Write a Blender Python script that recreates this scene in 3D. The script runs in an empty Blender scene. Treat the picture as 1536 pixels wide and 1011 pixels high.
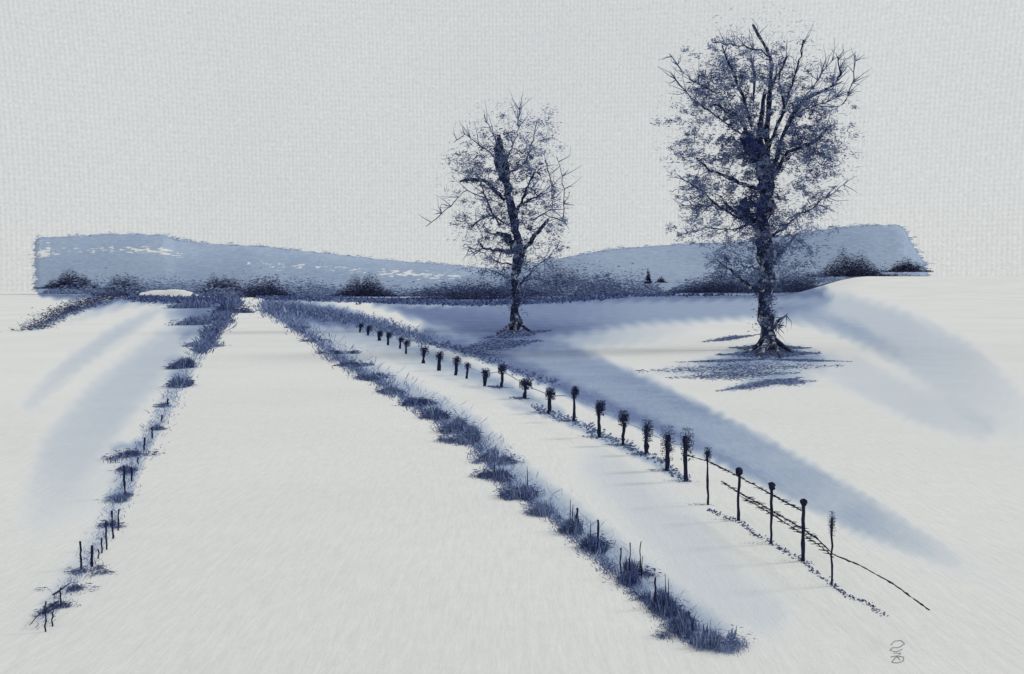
import bpy, math, random
import numpy as np
from mathutils import Vector

random.seed(7)
rng = np.random.default_rng(11)
S = bpy.context.scene
COL = S.collection

# ------------------------------------------------------------------ camera
F, EYE, HOR, CX = 1493.33, 4.7, 435.0, 768.0      # focal length in photo pixels, eye height, eye level row, middle column
cd = bpy.data.cameras.new("camera")
cam = bpy.data.objects.new("camera", cd)
COL.objects.link(cam)
cam.location = (0, 0, EYE)
cam.rotation_euler = (math.radians(90), 0, 0)
cd.lens = 35.0
cd.sensor_width = 36.0
cd.shift_y = -(505.5 - HOR) / 1536.0
cd.clip_start = 0.1
cd.clip_end = 8000
S.camera = cam

# ------------------------------------------------------------------ sky and sun
SUN_EL, SUN_AZ = math.radians(34), math.radians(75)   # azimuth clockwise from +Y: light comes from the right
W = bpy.data.worlds.new("World")
S.world = W
W.use_nodes = True
nt = W.node_tree
nt.nodes.clear()
N = nt.nodes.new
L = nt.links.new
out = N("ShaderNodeOutputWorld")
sky = N("ShaderNodeTexSky")
sky.sky_type = 'NISHITA'
sky.sun_disc = False
sky.sun_elevation = SUN_EL
sky.sun_rotation = SUN_AZ
bg1 = N("ShaderNodeBackground")
bg1.inputs[1].default_value = 0.06
L(sky.outputs[0], bg1.inputs[0])
tc = N("ShaderNodeTexCoord")
# even overcast with a fine mottled grain
n1 = N("ShaderNodeTexNoise"); n1.inputs["Scale"].default_value = 2.2; n1.inputs["Detail"].default_value = 3
n2 = N("ShaderNodeTexNoise"); n2.inputs["Scale"].default_value = 420; n2.inputs["Detail"].default_value = 2
L(tc.outputs["Generated"], n1.inputs["Vector"])
L(tc.outputs["Generated"], n2.inputs["Vector"])
wv = N("ShaderNodeTexWave"); wv.bands_direction = 'X'
wv.inputs["Scale"].default_value = 84; wv.inputs["Distortion"].default_value = 2.0
wv.inputs["Detail"].default_value = 3; wv.inputs["Detail Scale"].default_value = 5
L(tc.outputs["Generated"], wv.inputs["Vector"])
cr = N("ShaderNodeValToRGB")
cr.color_ramp.elements[0].position = 0.3
cr.color_ramp.elements[0].color = (0.588, 0.606, 0.612, 1)
cr.color_ramp.elements[1].position = 0.7
cr.color_ramp.elements[1].color = (0.632, 0.645, 0.640, 1)
L(n1.outputs[0], cr.inputs[0])
ma = N("ShaderNodeMath"); ma.operation = 'MULTIPLY_ADD'
ma.inputs[1].default_value = 0.34; ma.inputs[2].default_value = 0.79
L(n2.outputs[0], ma.inputs[0])
mb = N("ShaderNodeMath"); mb.operation = 'MULTIPLY_ADD'
mb.inputs[1].default_value = 0.075
L(wv.outputs["Fac"], mb.inputs[0]); L(ma.outputs[0], mb.inputs[2])
wv2 = N("ShaderNodeTexWave"); wv2.bands_direction = 'Z'
wv2.inputs["Scale"].default_value = 70; wv2.inputs["Distortion"].default_value = 2.8
wv2.inputs["Detail"].default_value = 3; wv2.inputs["Detail Scale"].default_value = 6
L(tc.outputs["Generated"], wv2.inputs["Vector"])
mc = N("ShaderNodeMath"); mc.operation = 'MULTIPLY_ADD'; mc.inputs[1].default_value = 0.035
L(wv2.outputs["Fac"], mc.inputs[0]); L(mb.outputs[0], mc.inputs[2])
bg2 = N("ShaderNodeBackground")
L(cr.outputs[0], bg2.inputs[0]); L(mc.outputs[0], bg2.inputs[1])
mx = N("ShaderNodeMixShader"); mx.inputs[0].default_value = 0.94
L(bg1.outputs[0], mx.inputs[1]); L(bg2.outputs[0], mx.inputs[2]); L(mx.outputs[0], out.inputs[0])

sl = bpy.data.lights.new("sun", 'SUN')
sl.energy = 1.2
sl.angle = math.radians(12)
sl.color = (1.0, 0.97, 0.925)
so = bpy.data.objects.new("sun", sl)
COL.objects.link(so)
sd = Vector((math.sin(SUN_AZ) * math.cos(SUN_EL), math.cos(SUN_AZ) * math.cos(SUN_EL), math.sin(SUN_EL)))
so.rotation_euler = sd.to_track_quat('Z', 'Y').to_euler()
so.location = sd * 100
S.view_settings.view_transform = 'Standard'
S.view_settings.look = 'None'
S.view_settings.exposure = 0.11
S.view_settings.gamma = 1.0
S.cycles.max_bounces = 4

# ------------------------------------------------------------------ helpers
def sstep(a, b, x):
    t = np.clip((x - a) / (b - a), 0, 1)
    return t * t * (3 - 2 * t)

def knoll(X, Y):
    """height of the snow field: flat, with a rise far off on the right"""
    u = X / np.maximum(Y, 1.0)
    r = sstep(0.255, 0.36, u) * sstep(330, 700, Y) * 14.3
    return r

def gp(px, py):                                    # photo pixel -> point on the flat ground
    Y = F * EYE / (py - HOR)
    return ((px - CX) * Y / F, Y, 0.0)

def at(px, py, Y):                                 # photo pixel at a known distance
    return ((px - CX) * Y / F, Y, EYE + (HOR - py) * Y / F)

def lin(r, g, b):
    f = lambda c: ((c / 255 + 0.055) / 1.055) ** 2.4 if c > 10 else c / 255 / 12.92
    return (f(r), f(g), f(b), 1)

def tag(o, label=None, cat=None, group=None, kind=None):
    if label: o["label"] = label
    if cat: o["category"] = cat
    if group: o["group"] = group
    if kind: o["kind"] = kind
    return o

def empty(name, loc):
    o = bpy.data.objects.new(name, None)
    o.empty_display_size = 0.3
    o.location = loc
    COL.objects.link(o)
    return o

class Soup:
    """collects many small faces and tubes, then links them as ONE mesh object"""
    def __init__(s):
        s.v, s.f, s.t, s.n = [], [], [], 0
    def quads(s, q, tone):                         # q: (n,4,3)
        k = len(q)
        s.v.append(q.reshape(-1, 3))
        idx = np.arange(k * 4).reshape(-1, 4) + s.n
        s.f.extend(idx.tolist())
        s.t.extend(np.broadcast_to(tone, (k,)).tolist())
        s.n += k * 4
    def tube(s, pts, rad, tone=0.1, sides=7, jit=0.12):
        pts = np.asarray(pts, float); rad = np.asarray(rad, float)
        m = len(pts)
        rings = []
        for i in range(m):
            d = pts[min(i + 1, m - 1)] - pts[max(i - 1, 0)]
            d /= max(np.linalg.norm(d), 1e-9)
            a = np.cross(d, (0, 1, 0.13)); a /= max(np.linalg.norm(a), 1e-9)
            b = np.cross(d, a)
            th = np.arange(sides) * 2 * math.pi / sides
            r = rad[i] * (1 + rng.normal(0, jit, sides))
            rings.append(pts[i] + (np.cos(th) * r)[:, None] * a + (np.sin(th) * r)[:, None] * b)
        s.v.append(np.concatenate(rings))
        for i in range(m - 1):
            for k in range(sides):
                k2 = (k + 1) % sides
                s.f.append([s.n + i * sides + k, s.n + i * sides + k2, s.n + (i + 1) * sides + k2, s.n + (i + 1) * sides + k])
                s.t.append(tone + rng.uniform(-.08, .08))
        s.f.append([s.n + k for k in range(sides)][::-1]); s.t.append(tone)
        s.f.append([s.n + (m - 1) * sides + k for k in range(sides)]); s.t.append(tone)
        s.n += m * sides
    def build(s, name, mat, parent=None, origin=(0, 0, 0)):
        v = np.concatenate(s.v) - np.asarray(origin, float)
        me = bpy.data.meshes.new(name)
        me.from_pydata(v.tolist(), [], s.f)
        a = me.attributes.new("tone", 'FLOAT', 'FACE')
        a.data.foreach_set("value", np.asarray(s.t, dtype=np.float32))
        me.materials.append(mat)
        o = bpy.data.objects.new(name, me)
        COL.objects.link(o)
        if parent is not None: o.parent = parent
        else: o.location = origin
        return o

def dense(poly, n):                                # resample a polyline smoothly
    p = np.asarray(poly, float)
    d = np.r_[0, np.cumsum(np.linalg.norm(np.diff(p[:, :2], axis=0), axis=1))]
    t = np.linspace(0, d[-1], n)
    return np.stack([np.interp(t, d, p[:, i]) for i in range(p.shape[1])], 1)

def leaves(soup, c, ln, wd, tone, flat=0.5):
    """small tapered leaves at points c (n,3); flat = how strongly they lie along the horizontal"""
    n = len(c)
    ax = rng.normal(0, 1, (n, 3)); ax[:, 2] *= (1 - flat)
    ax /= np.linalg.norm(ax, axis=1)[:, None]
    up = rng.normal(0, 1, (n, 3))
    sd_ = np.cross(ax, up); sd_ /= np.linalg.norm(sd_, axis=1)[:, None]
    L_ = np.broadcast_to(ln, (n,))[:, None] * 0.5; W_ = np.broadcast_to(wd, (n,))[:, None] * 0.5
    k = rng.uniform(-.35, .35, n)[:, None]
    q = np.stack([c - ax * L_, c + ax * L_ * k - sd_ * W_, c + ax * L_, c + ax * L_ * k + sd_ * W_ * 0.8], 1)
    soup.quads(q, tone)

def blades(soup, base, h, w, lean, tone):
    """upright tapering blades rooted at base (n,3)"""
    n = len(base)
    th = rng.uniform(-0.7, 0.7, n)
    s_ = np.stack([np.cos(th), np.sin(th), np.zeros(n)], 1) * np.broadcast_to(w, (n,))[:, None] * 0.5
    tip = base + np.stack([rng.normal(0, 1, n) * lean, rng.normal(0, 1, n) * lean, np.ones(n)], 1) * np.broadcast_to(h, (n,))[:, None]
    mid = base * 0.45 + tip * 0.55 + rng.normal(0, 0.04, (n, 3)) * np.broadcast_to(h, (n,))[:, None]
    q = np.stack([base - s_ * .6, base + s_ * .6, mid + s_, tip], 1)
    soup.quads(q, tone)

# ------------------------------------------------------------------ materials
def tone_mat(name, dark, light, noise=6.0, rough=0.9):
    m = bpy.data.materials.new(name)
    m.use_nodes = True
    t = m.node_tree; b = t.nodes["Principled BSDF"]
    a = t.nodes.new("ShaderNodeAttribute"); a.attribute_name = "tone"
    nz = t.nodes.new("ShaderNodeTexNoise"); nz.inputs["Scale"].default_value = noise; nz.inputs["Detail"].default_value = 4
    g = t.nodes.new("ShaderNodeNewGeometry")
    t.links.new(g.outputs["Position"], nz.inputs["Vector"])
    ad = t.nodes.new("ShaderNodeMath"); ad.operation = 'MULTIPLY_ADD'; ad.inputs[1].default_value = 0.5; 
    sb = t.nodes.new("ShaderNodeMath"); sb.operation = 'SUBTRACT'; sb.inputs[1].default_value = 0.25
    t.links.new(nz.outputs[0], ad.inputs[0]); t.links.new(a.outputs["Fac"], ad.inputs[2]); t.links.new(ad.outputs[0], sb.inputs[0])
    r = t.nodes.new("ShaderNodeValToRGB")
    r.color_ramp.elements[0].color = dark; r.color_ramp.elements[1].color = light
    t.links.new(sb.outputs[0], r.inputs[0]); t.links.new(r.outputs[0], b.inputs["Base Color"])
    b.inputs["Roughness"].default_value = rough
    b.inputs["Specular IOR Level"].default_value = 0.15
    return m

M_BARK = tone_mat("indigo_bark", lin(22, 27, 54), lin(80, 98, 140), 2.5)
def frost(m, amount, scale, snow=(0.42, 0.48, 0.58, 1)):
    """patches of frost and lichen stuck to the bark"""
    t = m.node_tree; b = t.nodes["Principled BSDF"]
    src = b.inputs["Base Color"].links[0].from_socket
    g = t.nodes.new("ShaderNodeNewGeometry"); z = t.nodes.new("ShaderNodeTexNoise")
    z.inputs["Scale"].default_value = scale; z.inputs["Detail"].default_value = 5; z.inputs["Roughness"].default_value = 0.7
    t.links.new(g.outputs["Position"], z.inputs["Vector"])
    r = t.nodes.new("ShaderNodeValToRGB")
    r.color_ramp.elements[0].position = 1 - amount; r.color_ramp.elements[1].position = 1.06 - amount
    t.links.new(z.outputs[0], r.inputs[0])
    k = t.nodes.new("ShaderNodeMix"); k.data_type = 'RGBA'; k.inputs[7].default_value = snow
    t.links.new(r.outputs[0], k.inputs[0]); t.links.new(src, k.inputs[6]); t.links.new(k.outputs[2], b.inputs["Base Color"])
frost(M_BARK, 0.45, 1.9)
M_LEAF = tone_mat("indigo_leaf", lin(36, 49, 100), lin(148, 168, 204), 0.5)
M_BUSH = tone_mat("dark_bush_leaf", lin(26, 30, 66), lin(112, 128, 172), 0.1)
M_WOODLAND = tone_mat("bluish_woodland", lin(62, 76, 122), lin(150, 167, 198), 0.03)
M_SCRUB = tone_mat("pale_frosted_scrub", lin(165, 182, 210), lin(222, 230, 240), 0.03)
M_GRASS_AND_SHADOW = tone_mat("frozen_grass_and_shadow", lin(34, 50, 108), lin(165, 184, 218), 3.0)
M_PENCIL = tone_mat("grey_scratch", lin(95, 100, 112), lin(140, 144, 152), 9.0)
M_POST = tone_mat("weathered_post", lin(20, 24, 48), lin(70, 86, 126), 9.0)

def snow_mat(name, cover):  # cover: mix painted shade and frosted grass into the snow colour
    m = bpy.data.materials.new(name)
    m.use_nodes = True
    t = m.node_tree; b = t.nodes["Principled BSDF"]
    g = t.nodes.new("ShaderNodeNewGeometry")
    def noise(scale, detail, rough=0.6):
        z = t.nodes.new("ShaderNodeTexNoise")
        z.inputs["Scale"].default_value = scale; z.inputs["Detail"].default_value = detail; z.inputs["Roughness"].default_value = rough
        t.links.new(g.outputs["Position"], z.inputs["Vector"]); return z
    fine = noise(2.2, 10, 0.86)
    big = noise(0.05, 4)
    cm = t.nodes.new("ShaderNodeMapping"); cm.inputs["Scale"].default_value = (9.0, 1.1, 1.0)      # snow combed by the wind along the valley
    t.links.new(g.outputs["Position"], cm.inputs["Vector"])
    comb = noise(1.0, 7, 0.74); t.links.new(cm.outputs[0], comb.inputs["Vector"])
    both = t.nodes.new("ShaderNodeMath"); both.operation = 'MULTIPLY_ADD'; both.inputs[1].default_value = 0.75
    half = t.nodes.new("ShaderNodeMath"); half.operation = 'MULTIPLY_ADD'; half.inputs[1].default_value = 0.45; half.inputs[2].default_value = -0.10
    t.links.new(fine.outputs[0], half.inputs[0]); t.links.new(comb.outputs[0], both.inputs[0]); t.links.new(half.outputs[0], both.inputs[2])
    sn = t.nodes.new("ShaderNodeMix"); sn.data_type = 'RGBA'
    sn.inputs[6].default_value = (0.60, 0.615, 0.62, 1); sn.inputs[7].default_value = (0.93, 0.925, 0.90, 1)
    avg = t.nodes.new("ShaderNodeMath"); avg.operation = 'MULTIPLY_ADD'; avg.inputs[1].default_value = 1.0
    sb = t.nodes.new("ShaderNodeMath"); sb.operation = 'MULTIPLY_ADD'; sb.inputs[1].default_value = 0.6; sb.inputs[2].default_value = -0.32
    t.links.new(big.outputs[0], sb.inputs[0]); t.links.new(both.outputs[0], avg.inputs[0]); t.links.new(sb.outputs[0], avg.inputs[2])
    t.links.new(avg.outputs[0], sn.inputs[0])
    col = sn.outputs[2]
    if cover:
        a = t.nodes.new("ShaderNodeAttribute"); a.attribute_name = "bare"  # blue shade and frosted grass, both mixed into the snow colour
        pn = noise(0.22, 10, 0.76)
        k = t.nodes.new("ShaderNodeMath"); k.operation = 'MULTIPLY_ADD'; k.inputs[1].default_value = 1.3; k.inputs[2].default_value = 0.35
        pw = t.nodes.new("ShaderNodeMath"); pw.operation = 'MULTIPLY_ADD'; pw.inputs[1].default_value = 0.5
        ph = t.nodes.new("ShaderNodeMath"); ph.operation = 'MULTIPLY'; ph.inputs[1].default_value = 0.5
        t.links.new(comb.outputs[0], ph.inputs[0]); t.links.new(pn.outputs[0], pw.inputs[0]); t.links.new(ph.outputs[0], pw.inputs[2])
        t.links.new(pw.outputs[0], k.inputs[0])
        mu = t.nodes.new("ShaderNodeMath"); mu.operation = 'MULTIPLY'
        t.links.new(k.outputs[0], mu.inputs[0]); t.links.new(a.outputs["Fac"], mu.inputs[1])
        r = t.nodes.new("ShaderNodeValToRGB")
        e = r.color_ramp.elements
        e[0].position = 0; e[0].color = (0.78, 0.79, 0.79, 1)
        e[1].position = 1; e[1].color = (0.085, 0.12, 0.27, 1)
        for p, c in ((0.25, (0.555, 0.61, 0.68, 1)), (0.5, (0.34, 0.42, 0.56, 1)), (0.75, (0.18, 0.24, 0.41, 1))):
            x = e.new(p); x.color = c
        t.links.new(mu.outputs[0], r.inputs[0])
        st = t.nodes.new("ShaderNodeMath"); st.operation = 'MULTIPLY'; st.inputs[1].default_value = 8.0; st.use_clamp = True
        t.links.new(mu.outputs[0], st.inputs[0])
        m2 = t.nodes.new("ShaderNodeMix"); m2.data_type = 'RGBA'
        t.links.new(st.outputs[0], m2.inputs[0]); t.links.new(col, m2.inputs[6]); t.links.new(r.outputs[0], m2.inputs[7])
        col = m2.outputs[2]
    t.links.new(col, b.inputs["Base Color"])
    bp = t.nodes.new("ShaderNodeBump"); bp.inputs["Strength"].default_value = 0.5; bp.inputs["Distance"].default_value = 0.05
    t.links.new(both.outputs[0], bp.inputs["Height"]); t.links.new(bp.outputs[0], b.inputs["Normal"])
    b.inputs["Roughness"].default_value = 0.95
    b.inputs["Specular IOR Level"].default_value = 0.05
    return m
M_FIELD = snow_mat("snow_with_shade_and_frosted_grass", True)
M_ROAD = snow_mat("packed_snow", False)

# ------------------------------------------------------------------ ground: one snow sheet with strips of shade and frosted pasture painted into its colour
# each strip: centre line (x, y, half width) in photo pixels as a surveying aid, amount, softness
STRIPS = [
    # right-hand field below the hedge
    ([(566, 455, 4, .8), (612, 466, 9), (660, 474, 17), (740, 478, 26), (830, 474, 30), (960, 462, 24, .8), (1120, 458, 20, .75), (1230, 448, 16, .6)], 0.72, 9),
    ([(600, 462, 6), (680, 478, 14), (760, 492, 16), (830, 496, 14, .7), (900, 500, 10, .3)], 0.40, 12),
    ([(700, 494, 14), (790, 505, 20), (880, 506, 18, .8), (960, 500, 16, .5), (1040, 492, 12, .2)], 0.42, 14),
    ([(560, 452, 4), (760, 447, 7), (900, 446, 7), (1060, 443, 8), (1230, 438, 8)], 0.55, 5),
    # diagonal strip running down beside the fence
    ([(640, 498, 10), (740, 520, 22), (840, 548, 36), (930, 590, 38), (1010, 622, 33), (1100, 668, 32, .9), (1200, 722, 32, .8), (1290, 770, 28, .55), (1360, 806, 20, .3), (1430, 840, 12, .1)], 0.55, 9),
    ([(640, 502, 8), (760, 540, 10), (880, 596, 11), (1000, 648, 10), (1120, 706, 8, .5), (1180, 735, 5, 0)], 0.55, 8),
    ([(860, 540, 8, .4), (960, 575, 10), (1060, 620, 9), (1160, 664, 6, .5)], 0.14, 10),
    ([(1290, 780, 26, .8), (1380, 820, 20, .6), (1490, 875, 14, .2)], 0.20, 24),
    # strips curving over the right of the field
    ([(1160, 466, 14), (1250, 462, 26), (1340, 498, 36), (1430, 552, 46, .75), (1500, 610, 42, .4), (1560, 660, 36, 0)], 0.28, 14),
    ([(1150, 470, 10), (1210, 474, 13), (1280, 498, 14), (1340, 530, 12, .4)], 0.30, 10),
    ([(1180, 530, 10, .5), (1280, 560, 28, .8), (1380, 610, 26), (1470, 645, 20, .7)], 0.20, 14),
    # shade of the big tree, painted on the snow
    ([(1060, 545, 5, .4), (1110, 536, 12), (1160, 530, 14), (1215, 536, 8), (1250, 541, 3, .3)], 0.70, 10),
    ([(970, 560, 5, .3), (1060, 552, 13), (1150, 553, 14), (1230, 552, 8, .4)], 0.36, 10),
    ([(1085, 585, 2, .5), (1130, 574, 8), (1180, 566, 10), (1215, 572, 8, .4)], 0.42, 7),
    # shade of the small tree, painted on the snow
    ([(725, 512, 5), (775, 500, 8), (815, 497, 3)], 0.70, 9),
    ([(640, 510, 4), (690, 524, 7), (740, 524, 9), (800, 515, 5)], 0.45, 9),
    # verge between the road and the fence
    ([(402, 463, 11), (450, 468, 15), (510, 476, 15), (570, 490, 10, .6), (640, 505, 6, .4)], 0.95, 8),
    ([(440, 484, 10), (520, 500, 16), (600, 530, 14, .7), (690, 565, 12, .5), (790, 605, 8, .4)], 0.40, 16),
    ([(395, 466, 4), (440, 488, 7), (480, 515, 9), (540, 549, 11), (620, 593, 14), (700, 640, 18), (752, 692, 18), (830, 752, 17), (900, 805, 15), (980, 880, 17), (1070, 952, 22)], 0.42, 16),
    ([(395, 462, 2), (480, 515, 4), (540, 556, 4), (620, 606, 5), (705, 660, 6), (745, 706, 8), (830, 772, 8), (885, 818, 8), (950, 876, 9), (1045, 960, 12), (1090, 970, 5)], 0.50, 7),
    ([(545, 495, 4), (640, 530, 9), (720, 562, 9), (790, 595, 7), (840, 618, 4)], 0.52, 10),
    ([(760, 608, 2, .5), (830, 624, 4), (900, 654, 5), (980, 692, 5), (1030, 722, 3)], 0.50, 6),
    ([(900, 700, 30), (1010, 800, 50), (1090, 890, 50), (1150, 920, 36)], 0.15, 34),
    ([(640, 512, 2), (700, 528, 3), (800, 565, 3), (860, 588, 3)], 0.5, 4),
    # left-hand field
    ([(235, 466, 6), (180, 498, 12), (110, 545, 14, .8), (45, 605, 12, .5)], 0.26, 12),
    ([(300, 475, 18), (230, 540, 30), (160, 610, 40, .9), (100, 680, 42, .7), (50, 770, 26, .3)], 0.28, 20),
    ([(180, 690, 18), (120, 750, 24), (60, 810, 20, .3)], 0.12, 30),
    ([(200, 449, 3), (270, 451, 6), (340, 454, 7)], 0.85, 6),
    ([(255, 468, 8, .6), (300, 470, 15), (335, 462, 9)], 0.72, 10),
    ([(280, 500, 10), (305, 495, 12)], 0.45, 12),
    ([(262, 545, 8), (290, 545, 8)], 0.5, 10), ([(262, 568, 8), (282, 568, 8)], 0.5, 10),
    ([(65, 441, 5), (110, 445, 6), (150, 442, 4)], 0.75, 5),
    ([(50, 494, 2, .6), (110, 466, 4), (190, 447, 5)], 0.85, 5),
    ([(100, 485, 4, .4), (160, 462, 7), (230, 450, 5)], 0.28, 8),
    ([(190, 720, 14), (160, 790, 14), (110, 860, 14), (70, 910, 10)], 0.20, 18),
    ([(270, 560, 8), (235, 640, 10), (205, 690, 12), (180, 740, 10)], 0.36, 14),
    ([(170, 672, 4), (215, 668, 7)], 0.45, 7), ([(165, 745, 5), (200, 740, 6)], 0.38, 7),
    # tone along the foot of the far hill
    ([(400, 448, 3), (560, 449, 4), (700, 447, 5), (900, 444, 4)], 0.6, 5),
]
CLEAR = [([(506, 453, 1.5), (545, 462, 3.5), (552, 465, 1), (560, 467, 4), (585, 474, 6), (611, 483, 5)], 1.0, 1.5), ([(455, 446.5, 1), (500, 447.5, 1)], .8, 1)]   # a bank of clean snow showing through

def strip_amount(P, strips):
    # patch edges wander a little
    P = P + np.stack([np.sin(P[:, 1] * .31 + np.sin(P[:, 0] * .07) * 3) * 2.2 + np.sin(P[:, 0] * .9 + P[:, 1] * 1.3), np.sin(P[:, 0] * .23 + np.sin(P[:, 1] * .11) * 3) * 1.6], 1)
    tot = np.zeros(len(P))
    for pts, amt, soft in strips:
        p = dense([q if len(q) == 4 else (*q, 1.0) for q in pts], len(pts) * 4)
        best = np.zeros(len(P))
        for (x0, y0, w0, a0), (x1, y1, w1, a1) in zip(p[:-1], p[1:]):
            d = np.array([x1 - x0, y1 - y0]); l2 = d @ d + 1e-9
            t = np.clip(((P[:, 0] - x0) * d[0] + (P[:, 1] - y0) * d[1]) / l2, 0, 1)
            dist = np.hypot(P[:, 0] - x0 - t * d[0], P[:, 1] - y0 - t * d[1])
            best = np.maximum(best, (a0 + t * (a1 - a0)) * sstep(-soft, soft, (w0 + t * (w1 - w0)) - dist))
        tot = 1 - (1 - tot) * (1 - amt * best)
    return tot

cols = np.unique(np.r_[np.linspace(-1200, -24, 40), np.arange(-24, 1561, 3.5), np.linspace(1561, 2800, 40)])
rows, y = [], 437.3
while y < 1030:
    rows.append(y); y += min(3.2, 0.35 + (y - 437) * 0.06)
rows = np.r_[np.array(rows), np.linspace(1036, 2400, 40)]
gx, gy = np.meshgrid(cols, rows)
Yw = F * EYE / (gy - HOR)
Xw = (gx - CX) * Yw / F
Zw = knoll(Xw, Yw)
nr, ncl = gx.shape
me = bpy.data.meshes.new("ground")
verts = np.stack([Xw, Yw, Zw], -1).reshape(-1, 3)
ii = np.arange(nr * ncl).reshape(nr, ncl)
faces = np.stack([ii[1:, :-1], ii[1:, 1:], ii[:-1, 1:], ii[:-1, :-1]], -1).reshape(-1, 4)
me.from_pydata(verts.tolist(), [], faces.tolist())
PP = np.stack([gx.ravel(), (HOR + (EYE - Zw) * F / Yw).ravel()], 1)
bare = strip_amount(PP, STRIPS) * (1 - strip_amount(PP, CLEAR))  # painted shade and pasture tone share this value
at_ = me.attributes.new("bare", 'FLOAT', 'POINT')  # painted shade as well as frosted grass
at_.data.foreach_set("value", bare.astype(np.float32))
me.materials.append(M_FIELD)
me.polygons.foreach_set("use_smooth", np.ones(len(me.polygons), dtype=bool))
ground = bpy.data.objects.new("ground", me)
COL.objects.link(ground)
tag(ground, "white snow field crossed by painted blue-grey strips of shade and frosted grass", kind="structure")

# ------------------------------------------------------------------ road: packed snow between the two verges
left = dense([(362, 446), (335, 490), (303, 540), (268, 600), (228, 670), (192, 760), (135, 860), (62, 945), (-60, 1090), (-400, 1500)], 60)
right = dense([(384, 446), (400, 470), (470, 510), (500, 540), (560, 572), (640, 622), (715, 672), (752, 725), (826, 778), (876, 822), (946, 884), (1036, 970), (1150, 1090), (1500, 1500)], 60)
ly = np.interp(np.linspace(0, 1, 80) ** 2, np.linspace(0, 1, 60), np.linspace(446, 1500, 60))
rv, rf = [], []
for yy in ly:
    a = np.interp(yy, left[:, 1], left[:, 0]); b = np.interp(yy, right[:, 1], right[:, 0])
    for k in range(9):
        X, Yg, _ = gp(a + (b - a) * k / 8, yy)
        rv.append((X, Yg, 0.004 + (0.0 if k in (0, 8) else 0.012)))
for i in range(79):
    for k in range(8):
        rf.append((i * 9 + k, (i + 1) * 9 + k, (i + 1) * 9 + k + 1, i * 9 + k + 1))
me = bpy.data.meshes.new("road"); me.from_pydata(rv, [], rf); me.materials.append(M_ROAD)
road = bpy.data.objects.new("road", me); COL.objects.link(road)
tag(road, "wide snow-covered road narrowing to the horizon between two grassy verges", kind="structure")

# ------------------------------------------------------------------ hills
def hill_mat():
    m = bpy.data.materials.new("blue_hillside_with_snow_flecks"); m.use_nodes = True
    t = m.node_tree; b = t.nodes["Principled BSDF"]
    g = t.nodes.new("ShaderNodeNewGeometry")
    mp = t.nodes.new("ShaderNodeMapping"); mp.inputs["Scale"].default_value = (0.035, 0.02, 0.16)
    t.links.new(g.outputs["Position"], mp.inputs["Vector"])
    z = t.nodes.new("ShaderNodeTexNoise"); z.inputs["Scale"].default_value = 3.2; z.inputs["Detail"].default_value = 3; z.inputs["Roughness"].default_value = 0.65
    z2 = t.nodes.new("ShaderNodeTexNoise"); z2.inputs["Scale"].default_value = 0.006; z2.inputs["Detail"].default_value = 3
    t.links.new(mp.outputs[0], z.inputs["Vector"]); t.links.new(g.outputs["Position"], z2.inputs["Vector"])
    a = t.nodes.new("ShaderNodeAttribute"); a.attribute_name = "snow"
    s = t.nodes.new("ShaderNodeMath"); s.operation = 'ADD'
    t.links.new(z.outputs[0], s.inputs[0]); t.links.new(a.outputs["Fac"], s.inputs[1])
    r = t.nodes.new("ShaderNodeValToRGB")
    r.color_ramp.elements[0].position = 0.70; r.color_ramp.elements[0].color = (0, 0, 0, 1)
    r.color_ramp.elements[1].position = 0.73; r.color_ramp.elements[1].color = (1, 1, 1, 1)
    t.links.new(s.outputs[0], r.inputs[0])
    z3 = t.nodes.new("ShaderNodeTexNoise"); z3.inputs["Scale"].default_value = 5.0; z3.inputs["Detail"].default_value = 5; z3.inputs["Roughness"].default_value = 0.8
    t.links.new(mp.outputs[0], z3.inputs["Vector"])
    av = t.nodes.new("ShaderNodeMath"); av.operation = 'MULTIPLY_ADD'; av.inputs[1].default_value = 0.55
    hf = t.nodes.new("ShaderNodeMath"); hf.operation = 'MULTIPLY'; hf.inputs[1].default_value = 0.45
    t.links.new(z2.outputs[0], hf.inputs[0]); t.links.new(z3.outputs[0], av.inputs[0]); t.links.new(hf.outputs[0], av.inputs[2])
    w = t.nodes.new("ShaderNodeValToRGB")
    w.color_ramp.elements[0].position = 0.35; w.color_ramp.elements[0].color = (0.20, 0.275, 0.43, 1)
    w.color_ramp.elements[1].position = 0.65; w.color_ramp.elements[1].color = (0.44, 0.53, 0.67, 1)
    t.links.new(av.outputs[0], w.inputs[0])
    mx_ = t.nodes.new("ShaderNodeMix"); mx_.data_type = 'RGBA'; mx_.inputs[7].default_value = (0.80, 0.80, 0.80, 1)
    t.links.new(r.outputs[0], mx_.inputs[0]); t.links.new(w.outputs[0], mx_.inputs[6]); t.links.new(mx_.outputs[2], b.inputs["Base Color"])
    b.inputs["Roughness"].default_value = 1.0; b.inputs["Specular IOR Level"].default_value = 0.0
    return m
M_HILL = hill_mat()

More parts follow.
